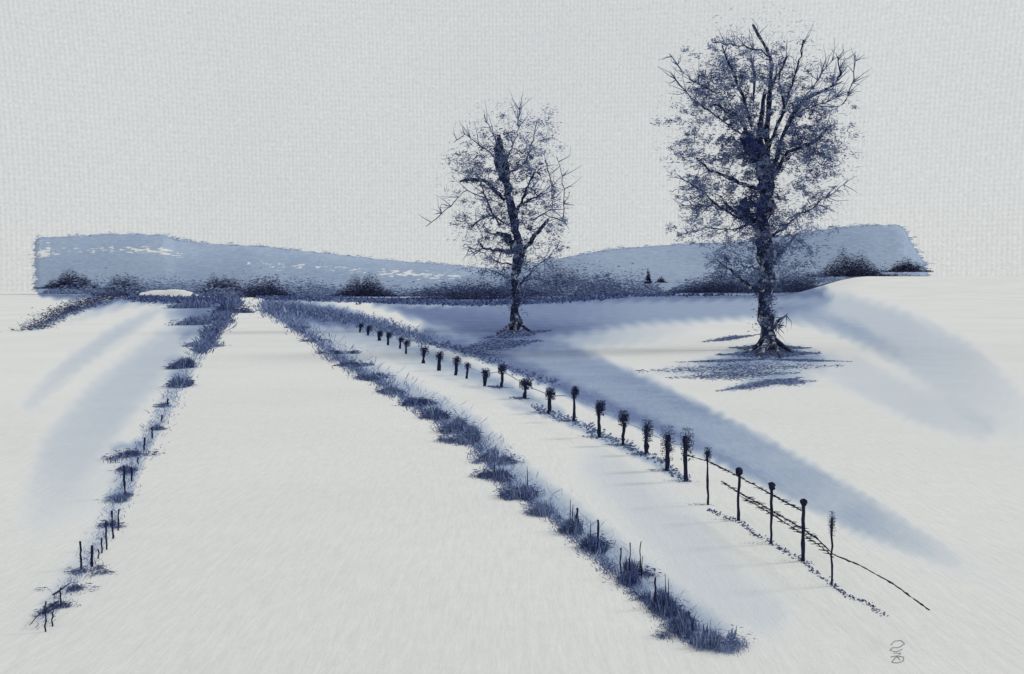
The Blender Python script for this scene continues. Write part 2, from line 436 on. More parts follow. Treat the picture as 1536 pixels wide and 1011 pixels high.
def ridge(name, label, prof, Yf, Yc, Yb, snow, jag):
    """a real ridge: foot at Yf, crest at Yc, back foot at Yb; prof = crest line as photo pixels"""
    xs = np.arange(prof[0][0], prof[-1][0] + 0.1, 2.5)
    p = np.asarray(prof, float)
    top = np.interp(xs, p[:, 0], p[:, 1])
    base = top.copy()
    top = top + np.repeat(rng.normal(0, jag, len(xs) // 3 + 1), 3)[:len(xs)]
    nq = 30
    V, Fc, A = [], [], []
    for i, x in enumerate(xs):
        zc0 = EYE + (HOR - base[i]) * Yc / F
        zj = (base[i] - top[i]) * Yc / F
        for k in range(nq + 1):
            t = k / nq
            Y = Yf + (Yc - Yf) * t
            z = zc0 * math.sin(t * math.pi / 2) ** 0.9 - 2 * (1 - t) + (zj if k == nq else 0)
            V.append(((x - CX + (rng.normal(0, 2.5) if i in (0, len(xs) - 1) else 0)) * Y / F, Y, z)); A.append(snow(x, t))
        for k in range(1, 5):
            t = k / 4
            V.append(((x - CX) * Yc / F, Yc + (Yb - Yc) * t, zc0 * math.cos(t * math.pi / 2) - 2 * t)); A.append(-1)
    m = nq + 5
    for i in range(len(xs) - 1):
        for k in range(m - 1):
            Fc.append((i * m + k, (i + 1) * m + k, (i + 1) * m + k + 1, i * m + k + 1))
    for i in (0, len(xs) - 1):                       # close the two ends
        Fc.append([i * m + k for k in range(m)])
    me = bpy.data.meshes.new(name); me.from_pydata(V, [], Fc)
    a = me.attributes.new("snow", 'FLOAT', 'POINT'); a.data.foreach_set("value", np.asarray(A, dtype=np.float32))
    me.materials.append(M_HILL)
    me.polygons.foreach_set("use_smooth", np.ones(len(me.polygons), dtype=bool))
    o = bpy.data.objects.new(name, me); COL.objects.link(o)
    return tag(o, label, kind="structure")

def snow_left(x, t):
    s = -0.12
    if x < 275: s += 0.27 * math.exp(-((t - 0.50) / 0.10) ** 2) + 0.12 * math.exp(-((t - 0.75) / 0.1) ** 2)
    if 190 < x < 260: s += 0.08 * math.exp(-((t - 0.50) / 0.10) ** 2)
    if x < 75: s += 0.14
    if x > 370: s += 0.23 * math.exp(-((t - 0.42) / 0.13) ** 2)
    if x > 560: s += 0.10
    return s
def snow_right(x, t):
    s = -0.16
    if x < 930: s += 0.17 * math.exp(-((t - 0.55) / 0.2) ** 2)
    if x > 1355: s += 0.14
    return s
ridge("hills", "long flat blue hill flecked with snow along the left horizon",
      [(54, 366), (57, 357), (120, 354), (180, 351), (245, 353), (262, 360), (300, 365), (380, 369), (470, 378), (560, 388), (650, 396), (740, 403), (800, 412), (880, 432)],
      980, 1080, 1300, snow_left, 1.0)
ridge("hills", "rounded pale blue hill rising behind the big tree on the right",
      [(640, 436), (700, 414), (760, 402), (820, 392), (880, 380), (940, 372), (1010, 367), (1100, 364), (1170, 355), (1230, 345), (1290, 339), (1345, 337), (1356, 342), (1364, 362), (1374, 376), (1386, 396), (1392, 414)],
      900, 1000, 1250, snow_right, 0.6)

# far-off woodland along the feet of the hills: one soft mass nobody could count
sp = Soup()
segs = [  # x0, x1, base row, top row, count, tone
    (60, 360, 441, 418, 900, 0.55), (300, 520, 446, 420, 900, 0.40), (440, 640, 447, 428, 700, 0.55),
    (600, 860, 450, 425, 1800, 0.30), (740, 940, 440, 402, 900, 0.45), (860, 1000, 444, 412, 700, 0.5),
    (1000, 1240, 440, 412, 1200, 0.42), (1190, 1390, 424, 398, 500, 0.6),
]
for x0, x1, yb, yt, n, tn in segs:
    n = n * 7
    px = rng.uniform(x0, x1, n); h = np.abs(rng.normal(0, 0.45, n))
    env = 1 - (2 * (px - x0) / (x1 - x0) - 1) ** 4
    py = yb - (yb - yt) * h * env
    Y = rng.uniform(730, 890, n)
    c = np.stack([(px - CX) * Y / F, Y, EYE + (HOR - py) * Y / F], 1)
    c[:, 2] = np.maximum(c[:, 2], knoll(c[:, 0], c[:, 1]) + 0.4)
    leaves(sp, c, rng.uniform(1, 4.5, n), rng.uniform(0.4, 1.3, n), np.clip(rng.normal(tn, .2, n), 0, 1), 0.85)
tag(sp.build("woodland", M_WOODLAND), "hazy blue far-off woodland along the foot of the hills", kind="stuff")

# scrub along the crests and at the ragged ends of the two hills
for prof, Yc in (([(54, 366), (57, 357), (120, 354), (180, 351), (245, 353), (300, 365), (380, 369), (470, 378), (560, 388), (650, 396), (740, 403)], 1080),
                 ([(760, 402), (820, 392), (880, 380), (940, 372), (1010, 367), (1100, 364), (1170, 355), (1230, 345), (1290, 339), (1345, 337), (1358, 345)], 1000)):
    p = np.asarray(prof, float); n = 2400
    px = rng.uniform(p[0, 0], p[-1, 0], n)
    py = np.interp(px, p[:, 0], p[:, 1]) + 1.5 - np.abs(rng.normal(0, 2.2, n)) * (.35 + .65 * (np.sin(px * .05) + np.sin(px * .131) > -.2))
    if Yc == 1080:
        m = 420; ex = 56 - np.abs(rng.normal(0, 4, m)) * (rng.random(m) < .6) + rng.uniform(-2, 3, m); ey = rng.uniform(358, 438, m)
    else:
        m = 700; ey = rng.uniform(340, 412, m); ex = np.interp(ey, [337, 362, 396, 412], [1352, 1364, 1386, 1390]) + np.abs(rng.normal(0, 7, m)) * np.abs(np.sin(ey * .33)) - 4
    px, py = np.r_[px, ex], np.r_[py, ey]
    Y = Yc + rng.uniform(-14, 14, len(px))
    c = np.stack([(px - CX) * Y / F, Y, EYE + (HOR - py) * Y / F], 1)
    q = Soup(); leaves(q, c, rng.uniform(2, 8, len(px)), rng.uniform(.6, 1.4, len(px)), np.clip(rng.normal(.5, .2, len(px)), 0, 1), .95)
    tag(q.build("scrub", M_SCRUB), "pale blue scrub roughening the crest of the %s hill" % ("left" if Yc == 1080 else "right"), kind="stuff")

# ------------------------------------------------------------------ bushes along the horizon
def bush(label, x0, x1, yt, yb, Y, n, tone=0.12, peak=None, group="dark bushes along the horizon", cat="bush", name="bush", flat=0.92):
    cx, hw = (x0 + x1) / 2, (x1 - x0) / 2
    base = at(cx, yb, Y)
    gz = float(knoll(np.array(base[0]), np.array(base[1])))
    sp = Soup(); n = n * 11
    u = np.clip(rng.normal(0, 0.46, n), -1.25, 1.25)
    pk = 0 if peak is None else (peak - cx) / hw
    env = np.clip(1 - np.abs(u - pk * 0.8) ** 1.7, 0.12, 1) if peak is not None else np.clip(1 - np.abs(u) ** 2.4, 0.15, 1)
    v = np.abs(rng.normal(0, 0.44, n)); v = np.where(v > 1.15, rng.uniform(0, .8, n), v) * env
    lump = np.interp(u, np.linspace(-1.3, 1.3, 14), rng.uniform(.62, 1.12, 14)); v = v * lump
    dY = rng.normal(0, hw * Y / F * 0.35, n)
    Yp = Y + np.clip(dY, -60, 60)
    c = np.stack([(cx + u * hw - CX) * Yp / F, Yp, EYE + (HOR - (yb - (yb - yt) * v)) * Yp / F], 1)
    c[:, 2] = np.maximum(c[:, 2], knoll(c[:, 0], c[:, 1]) + 0.1)
    s = Y / F
    leaves(sp, c, rng.uniform(1.5, 5.5, n) * s, rng.uniform(0.35, 1.0, n) * s, np.clip(rng.normal(tone, .13, n), 0, 1), flat)
    o = sp.build(name, M_BUSH, None, (base[0], Y, gz))
    return tag(o, label, cat, group)

bush("black low bush at the far left end of the hill", 62, 150, 408, 433, 800, 700, 0.05)
bush("dark rounded bush where the slanting hedge meets the left hill", 150, 222, 411, 443, 790, 700, 0.12)
bush("dark bush just left of the road's vanishing point", 292, 372, 410, 440, 780, 700, 0.12)
bush("broad dark bush right above the vanishing point of the road", 345, 452, 415, 451, 640, 1100, 0.10)
bush("oval dark bush above the white snow bank", 500, 594, 414, 446, 700, 950, 0.06)
bush("long dark hedge stretching left from the small tree's trunk", 586, 850, 420, 458, 520, 2600, 0.16, cat="hedge", name="hedge")
bush("faint blue bush on the slope right of the small tree", 800, 880, 396, 430, 880, 420, 0.42)
bush("thin upright dark bush alone on the pale hillside", 968, 977, 403, 425, 800, 110, 0.02, flat=0.6)
bush("tiny low dark bush beside the thin upright one", 984, 999, 415, 424, 800, 60, 0.2)
bush("dark hedge left of the big tree's trunk", 1015, 1145, 412, 439, 640, 900, 0.14, cat="hedge", name="hedge")
bush("blue-grey hedge right of the big tree's trunk", 1150, 1240, 402, 438, 660, 650, 0.30, cat="hedge", name="hedge")
bush("black peaked bush, tallest on the right-hand skyline", 1226, 1332, 370, 415, 720, 1000, 0.02, peak=1274)
bush("small black bush at the right-hand end of the hill", 1330, 1392, 388, 408, 720, 380, 0.02)

# slanting hedge on the left, running from the horizon toward the viewer
sp = Soup()
ln_ = dense([(48, 496), (90, 472), (140, 455), (200, 440), (240, 438)], 60)
for x, yy in ln_:
    X, Y, _ = gp(x, max(yy, 442.5))
    n = 110
    hgt = np.interp(x, [48, 100, 160, 220], [3, 9, 15, 12]) * Y / F
    c = np.stack([X + rng.normal(0, 5 * Y / F, n), Y + rng.normal(0, Y * 0.02, n), np.abs(rng.normal(0, 0.45, n)) * hgt + 0.1], 1)
    leaves(sp, c, rng.uniform(2, 7, n) * Y / F, rng.uniform(.6, 1.5, n) * Y / F, np.clip(rng.normal(.22, .15, n), 0, 1), 0.8)
o = sp.build("hedge", M_BUSH, None, gp(140, 455))
tag(o, "dark hedge slanting down the left field from the hill toward the viewer", "hedge")

# snow banks showing white among the far bushes
def bank(label, pts, Y, thick):
    vs, fs = [], []
    p = dense(pts, 24)
    for i, (x, yb, h) in enumerate(p):
        e = math.sin(math.pi * min(1, max(0.05, (i + .5) / 24))) ** 0.3
        for k in range(6):
            t = k / 5
            Yk = Y + (t - 0.5) * thick
            zb = EYE + (HOR - yb) * Y / F
            vs.append(((x - CX) * Y / F, Yk, (zb if k not in (0, 5) else min(zb, 0) - .2) + math.sin(t * math.pi) * h * e * Y / F * (1 + rng.normal(0, .03))))
    for i in range(23):
        for k in range(5):
            fs.append((i * 6 + k, (i + 1) * 6 + k, (i + 1) * 6 + k + 1, i * 6 + k + 1))
    me = bpy.data.meshes.new("snow_bank"); me.from_pydata(vs, [], fs); me.materials.append(M_ROAD)
    me.polygons.foreach_set("use_smooth", np.ones(len(me.polygons), dtype=bool))
    o = bpy.data.objects.new("snow_bank", me); COL.objects.link(o)
    return tag(o, label, "snow bank")
bank("white snow bank between dark bushes on the left horizon", [(212, 444, 9), (232, 444, 10), (246, 444, 9), (262, 444, 11), (290, 444, 10)], 722, 12)

# ------------------------------------------------------------------ trees
def limb_pts(poly, Y0, dep, n=14):
    """poly: photo pixels base -> tip with half widths; dep: how far the tip reaches toward (-) or away (+)"""
    p = dense(poly, n)
    t = np.linspace(0, 1, n)
    Y = Y0 + dep * t ** 1.2
    j = rng.normal(0, 0.9, (n, 2)) * (t[:, None] > 0.05)
    pts = np.stack([(p[:, 0] + j[:, 0] - CX) * Y / F, Y, EYE + (HOR - p[:, 1] - j[:, 1]) * Y / F], 1)
    return pts, p[:, 2] * Y / F

def make_tree(label, base_px, trunk, limbs, clumps, gaps, nleaf, ntwig, lsz, rdepth, roots, sparse):
    bx, by = base_px
    X0, Y0, _ = gp(bx, by)
    s = Y0 / F
    root = empty("tree", (X0, Y0, 0))
    tag(root, label, "tree", "bare winter trees in the right-hand field")
    O = (X0, Y0, 0)
    sp = Soup()
    pts, rad = limb_pts(trunk, Y0, 0.0, 34)
    pts[0, 2] = -0.25
    rad = rad * (1 + rng.normal(0, 0.10, len(rad)))
    sp.tube(pts, rad, 0.14, 10, 0.16)
    for tx, ty, w in roots:                         # root flare on the snow
        e = np.array(gp(tx, ty)); e[2] = -0.08
        a = np.array([X0, Y0, 1.0]) + (e - np.array([X0, Y0, 0])) * 0.08
        m_ = a * .45 + e * .55; m_[2] = 0.28
        sp.tube([a, m_, e], [w * s * 1.5, w * s, w * s * .3], 0.12, 7, 0.2)
    sp.build("trunk", M_BARK, root, O)
    ends = []
    for k, poly in enumerate(limbs):
        dep = random.choice((-1, 1)) * rdepth * random.uniform(.15, .8)
        lp, lr = limb_pts(poly, Y0, dep)
        q = Soup(); q.tube(lp, np.maximum(lr * .8, 0.3 * s), 0.10, 6, 0.18)
        q.build("limb", M_BARK, root, O)
        ends += [lp[i] for i in (4, 6, 8, 10, 12)]
    # crown: twigs, then leaf clumps spread through its volume
    q = Soup()
    ends = np.array(ends)
    mid = np.array([X0, Y0, ends[:, 2].mean()])
    for k in range(ntwig):
        a = ends[random.randrange(len(ends))]
        d = (a - mid) / (np.linalg.norm(a - mid) + 1e-6) + rng.normal(0, .6, 3) + np.array([0, 0, .35])
        d /= np.linalg.norm(d)
        l_ = random.uniform(10, 38) * s
        b_ = a + d * l_ * .5 + rng.normal(0, .05, 3) * l_
        c_ = a + d * l_ + rng.normal(0, .12, 3) * l_
        q.tube([a, b_, c_], [random.uniform(.45, .9) * s, .4 * s, .14 * s], random.uniform(.1, .5), 4, 0.1)
    P, T = [], []
    tot = sum(c[4] * c[2] * c[3] for c in clumps)
    for cx, cy, rx, ry, wgt, tn in clumps:
        n = int(nleaf * wgt * rx * ry / tot)
        ns = max(3, n // 34)
        sub = np.clip(rng.normal(0, 0.56, (ns, 3)), -1.05, 1.05); pick = rng.integers(0, ns, n)
        sg = rng.uniform(2.0, 6.5, ns)[pick][:, None] / np.array([rx, ry, 0.6 * rdepth / s])
        g = sub[pick] + rng.normal(0, 1, (n, 3)) * sg * np.array([1.25, .8, 1.0])
        stone = rng.normal(0, .17, ns)[pick]
        px, py = cx + g[:, 0] * rx, cy + g[:, 1] * ry
        keep = np.ones(n, bool)
        for hx, hy, hr in gaps:
            keep &= ((px - hx) ** 2 + (py - hy) ** 2 > (hr * (1 + .35 * np.sin(px * .4 + py * .3))) ** 2) | (rng.uniform(0, 1, n) < .10)
        Y = Y0 + g[:, 2] * rdepth * 0.6
        c = np.stack([(px - CX) * Y / F, Y, EYE + (HOR - py) * Y / F], 1)[keep]
        P.append(c); T.append(np.clip(rng.normal(tn, .10, len(c)) + stone[keep], 0, 1))
    P = np.concatenate(P); T = np.concatenate(T); n = len(P)
    leaves(q, P, rng.uniform(.5, 1.5, n) * lsz * s, rng.uniform(.8, 2.0, n) * s, T, 0.5)
    cx, cy, rx, ry, n = sparse                       # the loose outer sprays
    th = rng.uniform(0, 2 * math.pi, n); r = np.clip(rng.normal(.8, .16, n), 0.3, 1.12)
    px, py = cx + np.cos(th) * rx * r, cy + np.sin(th) * ry * r
    Y = Y0 + rng.normal(0, .35, n) * rdepth
    c = np.stack([(px - CX) * Y / F, Y, EYE + (HOR - py) * Y / F], 1)
    leaves(q, c, rng.uniform(.7, 2.0, n) * lsz * s, rng.uniform(.5, 1.1, n) * s, np.clip(rng.normal(.45, .2, n), 0, 1), 0.3)
    q.build("crown", M_LEAF, root, O)
    return root

big_limbs = [
    [(1148, 250, 7), (1152, 180, 5), (1155, 121, 4.5), (1158, 92, 4), (1147, 70, 3.2), (1129, 38, 2.4)],
    [(1152, 85, 1.8), (1142, 75, 1.8), (1112, 69, 1.4), (1068, 63, 1.1)],
    [(1153, 150, 4), (1159, 121, 3), (1172, 105, 2.4), (1182, 83, 1.2)],
    [(1178, 159, 2.4), (1186, 130, 2), (1194, 108, 1.6), (1202, 83, 1.3), (1204, 59, 1.6)],
    [(1150, 230, 3.5), (1178, 159, 3), (1172, 137, 1.8), (1169, 105, 1.2)],
    [(1150, 282, 4), (1180, 185, 4), (1210, 146, 4), (1229, 138, 2.8), (1264, 122, 1)],
    [(1205, 150, 1.5), (1216, 134, 1.2), (1226, 121, 1), (1251, 86, .7)],
    [(1229, 138, 1.2), (1252, 128, 1.2), (1261, 111, 2), (1257, 86, 1.0)],
    [(1229, 160, 1.0), (1262, 160, .9), (1279, 128, 1.0), (1283, 83, 1.0)],
    [(1190, 175, 1.3), (1220, 159, 1.1), (1258, 146, .7)],
    [(1150, 290, 4.5), (1163, 260, 4), (1182, 228, 3), (1220, 213, 4.5), (1248, 187, 1.4)],
    [(1120, 205, 2), (1075, 175, 1.5), (1036, 146, 1.3), (1007, 114, .8)],
    [(1075, 140, 1.2), (1036, 120, .9), (1020, 102, .8), (1004, 80, .7)],
    [(1128, 215, 4), (1109, 175, 5), (1093, 168, 4.5), (1071, 156, 1.5)],
    [(1128, 190, 3), (1105, 118, 2.4), (1092, 90, 2), (1084, 70, 1)],
    [(1130, 150, 2.2), (1132, 110, 2.6), (1126, 86, 1.2)],
    [(1147, 282, 8), (1141, 250, 10), (1128, 222, 13), (1118, 204, 9), (1116, 196, 3)],
    [(1140, 285, 3.4), (1106, 273, 3.6), (1087, 263, 2.8), (1064, 254, 2), (1045, 238, 1)],
    [(1120, 335, 2.4), (1080, 311, 2), (1055, 289, 1.6), (1017, 263, .8)],
    [(1130, 338, 4), (1106, 320, 3.4), (1092, 308, 2.6), (1080, 294, 1.2)],
    [(1100, 318, 1.2), (1064, 309, 1.0), (1020, 308, .9)],
    [(1142, 345, 7), (1122, 325, 10), (1114, 308, 8), (1118, 297, 3)],
    [(1148, 330, 4), (1163, 308, 3), (1150, 292, 3), (1144, 285, 1.5)],
    [(1152, 360, 2.4), (1200, 320, 1.7), (1217, 314, 1.4), (1245, 289, .8)],
    [(1180, 330, 1.2), (1220, 307, .8), (1250, 290, .7), (1272, 270, .5)],
    [(1148, 440, 4), (1128, 431, 4), (1105, 414, 3), (1074, 388, 1)],
    [(1150, 410, 3.4), (1162, 391, 3), (1192, 354, 1)],
    [(1149, 412, 2.4), (1141, 404, 2.2), (1111, 398, 1)],
    [(1153, 500, 2.5), (1168, 480, 2.2), (1180, 472, .7)],
    [(1145, 330, 2.4), (1100, 345, 1.4), (1060, 342, 1), (1022, 352, .6)],
]
big_clumps = [
    (1060, 132, 30, 22, 1.3, .38), (1100, 112, 45, 30, .9, .35), (1150, 130, 50, 35, .8, .35), (1205, 150, 40, 30, .8, .35),
    (1090, 165, 45, 30, 1.1, .28), (1130, 190, 50, 30, 1.0, .35), (1195, 190, 40, 32, 1.3, .25), (1220, 215, 32, 25, 1.2, .22),
    (1160, 232, 40, 30, 1.0, .35), (1125, 250, 45, 30, 1.1, .22), (1085, 228, 40, 20, .8, .40), (1085, 270, 40, 20, .7, .32),
    (1040, 272, 34, 20, .5, .42), (1118, 314, 20, 24, 2.2, -.15), (1122, 310, 34, 28, .7, .12), (1190, 275, 36, 34, .55, .42), (1208, 322, 40, 30, .4, .45),
    (1170, 350, 42, 36, .5, .40), (1060, 305, 42, 28, .45, .42), (1052, 345, 44, 26, .45, .50), (1105, 372, 42, 36, .55, .42),
    (1170, 402, 34, 30, .5, .32), (1140, 82, 70, 34, .22, .42), (1126, 222, 18, 22, 3.4, -.2), (1152, 300, 22, 70, 1.0, .14),
    (1150, 390, 20, 46, .9, .2), (1245, 190, 36, 40, .3, .4), (1030, 180, 40, 40, .2, .45), (1152, 470, 16, 40, .7, .3),
    (1042, 222, 36, 40, .55, .40), (1080, 205, 34, 34, .6, .36), (1218, 262, 34, 34, .5, .40), (1235, 228, 30, 34, .4, .4), (1065, 322, 44, 30, .5, .42), (1200, 375, 36, 34, .35, .45), (1085, 395, 34, 22, .4, .42),
    (1110, 412, 40, 16, .7, .25), (1240, 130, 30, 40, .15, .4), (1070, 90, 40, 30, .25, .4),
]
big_gaps = [(1207, 180, 9), (1168, 186, 17), (1105, 254, 13), (1080, 192, 15), (1148, 150, 12), (1176, 266, 12), (1130, 130, 9), (1068, 222, 12),
            (1060, 196, 10), (1152, 212, 9), (1196, 300, 13), (1092, 330, 12), (1060, 325, 10), (1180, 385, 9), (1108, 290, 8), (1110, 200, 8)]
make_tree("tallest bare tree, its wide blue crown full of dark twigs, right of the field", (1154, 524),
          [(1154, 527, 21), (1153, 515, 15), (1152, 490, 11), (1146, 455, 10), (1152, 414, 10), (1148, 381, 10), (1143, 330, 10), (1150, 282, 9), (1148, 250, 7), (1140, 215, 5), (1142, 180, 4), (1148, 140, 2.5)],
          big_limbs, big_clumps, big_gaps, 50000, 620, 6.0, 7.5,
          [(1112, 531, 3), (1196, 531, 3), (1135, 540, 3), (1175, 539, 2.5), (1150, 516, 2)], (1140, 205, 140, 178, 2600))

small_limbs = [
    [(776, 395, 4), (790, 369, 4), (806, 349, 3.2), (823, 329, 2.4)],
    [(772, 378, 4), (752, 376, 3), (738, 375, 2.8), (726, 371, 2.4), (716, 361, 1.6)],
    [(774, 372, 8), (760, 358, 7), (748, 350, 3), (730, 349, 1)],
    [(771, 330, 3.4), (786, 292, 2.4), (803, 256, 1.8), (811, 262, .8)],
    [(778, 312, 2), (790, 302, 1.8), (807, 294, 1)],
    [(790, 280, 1.2), (800, 285, 1.2), (809, 297, .8)],
    [(757, 300, 3), (740, 284, 3.4), (730, 272, 4.2), (712, 269, 3.2), (691, 271, 1.8)],
    [(748, 335, 1.6), (736, 316, 1.8), (728, 296, 1.4), (720, 276, 1)],
    [(735, 300, 1.1), (697, 284, .8), (677, 308, .8), (641, 339, .6)],
    [(765, 340, 1.4), (735, 322, 1.2), (705, 340, 1), (694, 318, .7)],
    [(800, 330, 1.4), (830, 312, 1.0), (828, 275, 1), (817, 240, .9)],
    [(815, 320, 1.0), (846, 332, .8), (846, 290, .7), (836, 235, .6)],
    [(762, 290, 3), (748, 250, 5), (745, 228, 6), (748, 203, 2.4)],
    [(760, 262, 2), (785, 245, 1.4), (800, 210, 1), (806, 180, .6)],
    [(750, 240, 1.4), (725, 222, 1), (700, 200, .8), (680, 214, .5)],
    [(752, 225, 1.2), (738, 195, .9), (725, 172, .6)],
    [(760, 240, 1.3), (775, 205, .9), (780, 160, .6)],
    [(772, 420, 2), (752, 412, 1.6), (735, 404, .8)],
    [(776, 430, 1.8), (800, 405, 1.2), (828, 380, .7)],
    [(770, 398, 1.6), (745, 392, 1.1), (700, 368, .6)],
]
small_clumps = [
    (750, 225, 26, 26, 1.2, .35), (765, 265, 30, 28, 1.4, .22), (752, 300, 30, 30, .9, .28), (720, 262, 30, 16, 1.0, .30), (700, 250, 34, 18, .6, .45),
    (785, 225, 34, 26, .5, .45), (790, 185, 36, 24, .35, .55), (800, 262, 28, 24, .6, .35), (725, 300, 36, 26, .4, .45), (768, 330, 36, 26, .8, .28),
    (825, 300, 22, 38, .45, .45), (800, 320, 30, 26, .5, .40), (720, 345, 36, 28, .35, .50), (765, 370, 34, 26, .8, .28), (815, 372, 30, 30, .4, .45),
    (745, 400, 40, 16, .5, .45), (790, 405, 36, 18, .6, .35), (832, 335, 14, 30, .3, .45), (772, 440, 12, 34, .6, .28), (690, 235, 24, 22, .3, .5), (815, 215, 24, 24, .25, .5),
]
small_gaps = [(790, 275, 8), (715, 315, 12), (740, 265, 6), (808, 335, 9), (745, 330, 7), (780, 345, 7), (735, 245, 8), (700, 290, 12), (815, 280, 9), (742, 360, 6), (775, 300, 6)]
make_tree("smaller bare tree with a wispy crown, standing by the long hedge mid field", (774, 495),
          [(774, 497, 12), (774, 486, 9), (772, 470, 7), (774, 454, 6.5), (772, 414, 7), (778, 385, 7), (776, 357, 6.5), (770, 325, 5.5), (762, 284, 6), (756, 243, 6), (748, 203, 2)],
          small_limbs, small_clumps, small_gaps, 15000, 260, 5.0, 7.0,
          [(738, 503, 2), (800, 498, 2), (770, 501, 2)], (758, 285, 92, 128, 2200))

# ------------------------------------------------------------------ tree and post shadows imitated with short dark blades (stuff)
def shadow_strokes(label, strokes, n, tone, name="grass"):  # the blades built here stand in for cast shadow
    sp = Soup()
    for (x0, y0, x1, y1, th, wgt) in strokes:
        k = int(n * wgt)
        t = np.clip(rng.normal(.5, .24, k), -.1, 1.1)
        th = th * np.clip(1.25 - 2 * np.abs(t - .5), .25, 1)
        px = x0 + (x1 - x0) * t + rng.normal(0, 3, k); py = y0 + (y1 - y0) * t + rng.normal(0, th * .5, k)
        Y = F * EYE / (py - HOR)
        b = np.stack([(px - CX) * Y / F, Y, np.full(k, -0.01)], 1)
        s = Y / F
        blades(sp, b, rng.uniform(0.35, 1.3, k) * s, rng.uniform(2, 8, k) * s, 1.8, np.clip(rng.normal(tone, .16, k), 0, 1))
    return tag(sp.build(name, M_GRASS_AND_SHADOW), label, kind="stuff")
shadow_strokes("shadow hatched in short dark blades, fanning out under the tallest tree",
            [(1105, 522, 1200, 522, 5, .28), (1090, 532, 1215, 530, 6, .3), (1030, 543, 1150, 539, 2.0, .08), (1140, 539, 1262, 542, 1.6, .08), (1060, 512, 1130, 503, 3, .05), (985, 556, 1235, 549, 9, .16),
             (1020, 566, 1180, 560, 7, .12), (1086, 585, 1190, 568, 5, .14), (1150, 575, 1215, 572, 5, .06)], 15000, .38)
shadow_strokes("shadow hatched in short blue blades at the foot of the smaller tree", [(735, 506, 815, 497, 4, .5), (690, 524, 800, 512, 8, .5), (630, 512, 740, 534, 4, .2)], 5000, .34)

# ------------------------------------------------------------------ fence on the right
def post_part(px, yt, yb, half, name="post", parent=None, origin=None, mat=None, lean=0.0, head=None, cut=False):
    X, Y, _ = gp(px, yb); s = Y / F
    h = (yb - yt) * s
    sp = Soup()
    n = 9
    z = np.linspace(-0.12, h, n)
    pts = np.stack([X + lean * np.maximum(z, 0) + rng.normal(0, .006, n), Y + np.zeros(n), z], 1)
    sp.tube(pts, half * s * (1 + rng.normal(0, .13, n)), .1, 8, .12)
    return sp, (X, Y, 0), s, h

def tuft_mesh(X, Y, h, s, wpx, hpx, n, tone=.12):
    """ragged dried growth caught on a post head"""
    sp = Soup()
    g = np.clip(rng.normal(0, .42, (n, 3)), -.85, .85)
    c = np.stack([X + g[:, 0] * wpx * s, Y + g[:, 1] * wpx * s, h - hpx * s * .35 + g[:, 2] * hpx * s * .8], 1)
    leaves(sp, c, rng.uniform(2, 6, n) * s * min(1.0, wpx / 8), rng.uniform(.6, 1.6, n) * s * min(1.0, wpx / 8), np.clip(rng.normal(tone, .14, n), 0, 1), .1)
    return sp

ORD = ["first", "second", "third", "fourth", "fifth", "sixth", "seventh", "eighth", "ninth", "tenth", "eleventh", "twelfth", "thirteenth",
       "fourteenth", "fifteenth", "sixteenth", "seventeenth", "eighteenth", "nineteenth", "twentieth"]
# standing beyond the railed stretch, nearest first: x, top, base, half width, tuft width, tuft height
LOOSE_POSTS = [
    (1029, 654, 722, 2.6, 8, 26), (1000, 652, 706, 3.2, 9, 28), (970, 638, 682, 2.8, 7, 18), (934, 622, 668, 2.4, 7, 13), (899, 606, 656, 2.2, 6, 12),
    (861, 584, 632, 2.0, 5, 10), (824, 586, 620, 2.4, 6, 10), (787, 572, 598, 1.6, 6, 9), (752, 550, 581, 1.5, 4, 8), (727, 556, 579, 1.8, 4, 8),
    (700, 546, 568, 1.2, 3, 6), (684, 538, 563, 1.6, 4, 8), (658, 530, 556, 2.0, 4, 9), (635, 522, 545, 1.6, 4, 8), (609, 512, 531, 1.2, 3, 6),
    (600, 507, 523, 1.1, 3, 5), (582, 500, 518, 1.4, 3, 5), (569, 498, 511, 1.6, 3, 5), (552, 490, 503, 1.3, 3, 5), (540, 487, 499, 1.0, 2.5, 4),
]
LOOK = {0: "dark fence post with a long ragged head, first beyond the rails", 1: "stout dark fence post with shaggy growth, second beyond the rails",
        2: "smudgy blue fence post, third beyond the rails", 3: "slim fence post with bushy dark head, fourth beyond the rails",
        5: "tall slim fence post leaning its dark head right, sixth beyond the rails"}
def tufted_post(i, px, yt, yb, hw, tw, th):
    sp, O, s, h = post_part(px, yt, yb, hw * (1.1 if i < 7 else 1.45), lean=random.uniform(-.03, .09))
    r = empty("fence_post", O)
    lab = LOOK.get(i, "small dark tufted fence post, %s beyond the rails" % ORD[i])
    if i == 19: lab = "farthest and smallest fence post of the row, near the vanishing point"
    tag(r, lab, "fence post", "tufted fence posts running to the vanishing point")
    sp.build("shaft", M_POST, r, O)
    tuft_mesh(O[0] + 1.5 * s, O[1], h, s, tw * (1.35 if i < 7 else 1.8), th * 1.3, 800 if i < 9 else 360).build("dry_growth", M_BUSH, r, O)
    return r
for i, a in enumerate(LOOSE_POSTS):
    tufted_post(i, *a)

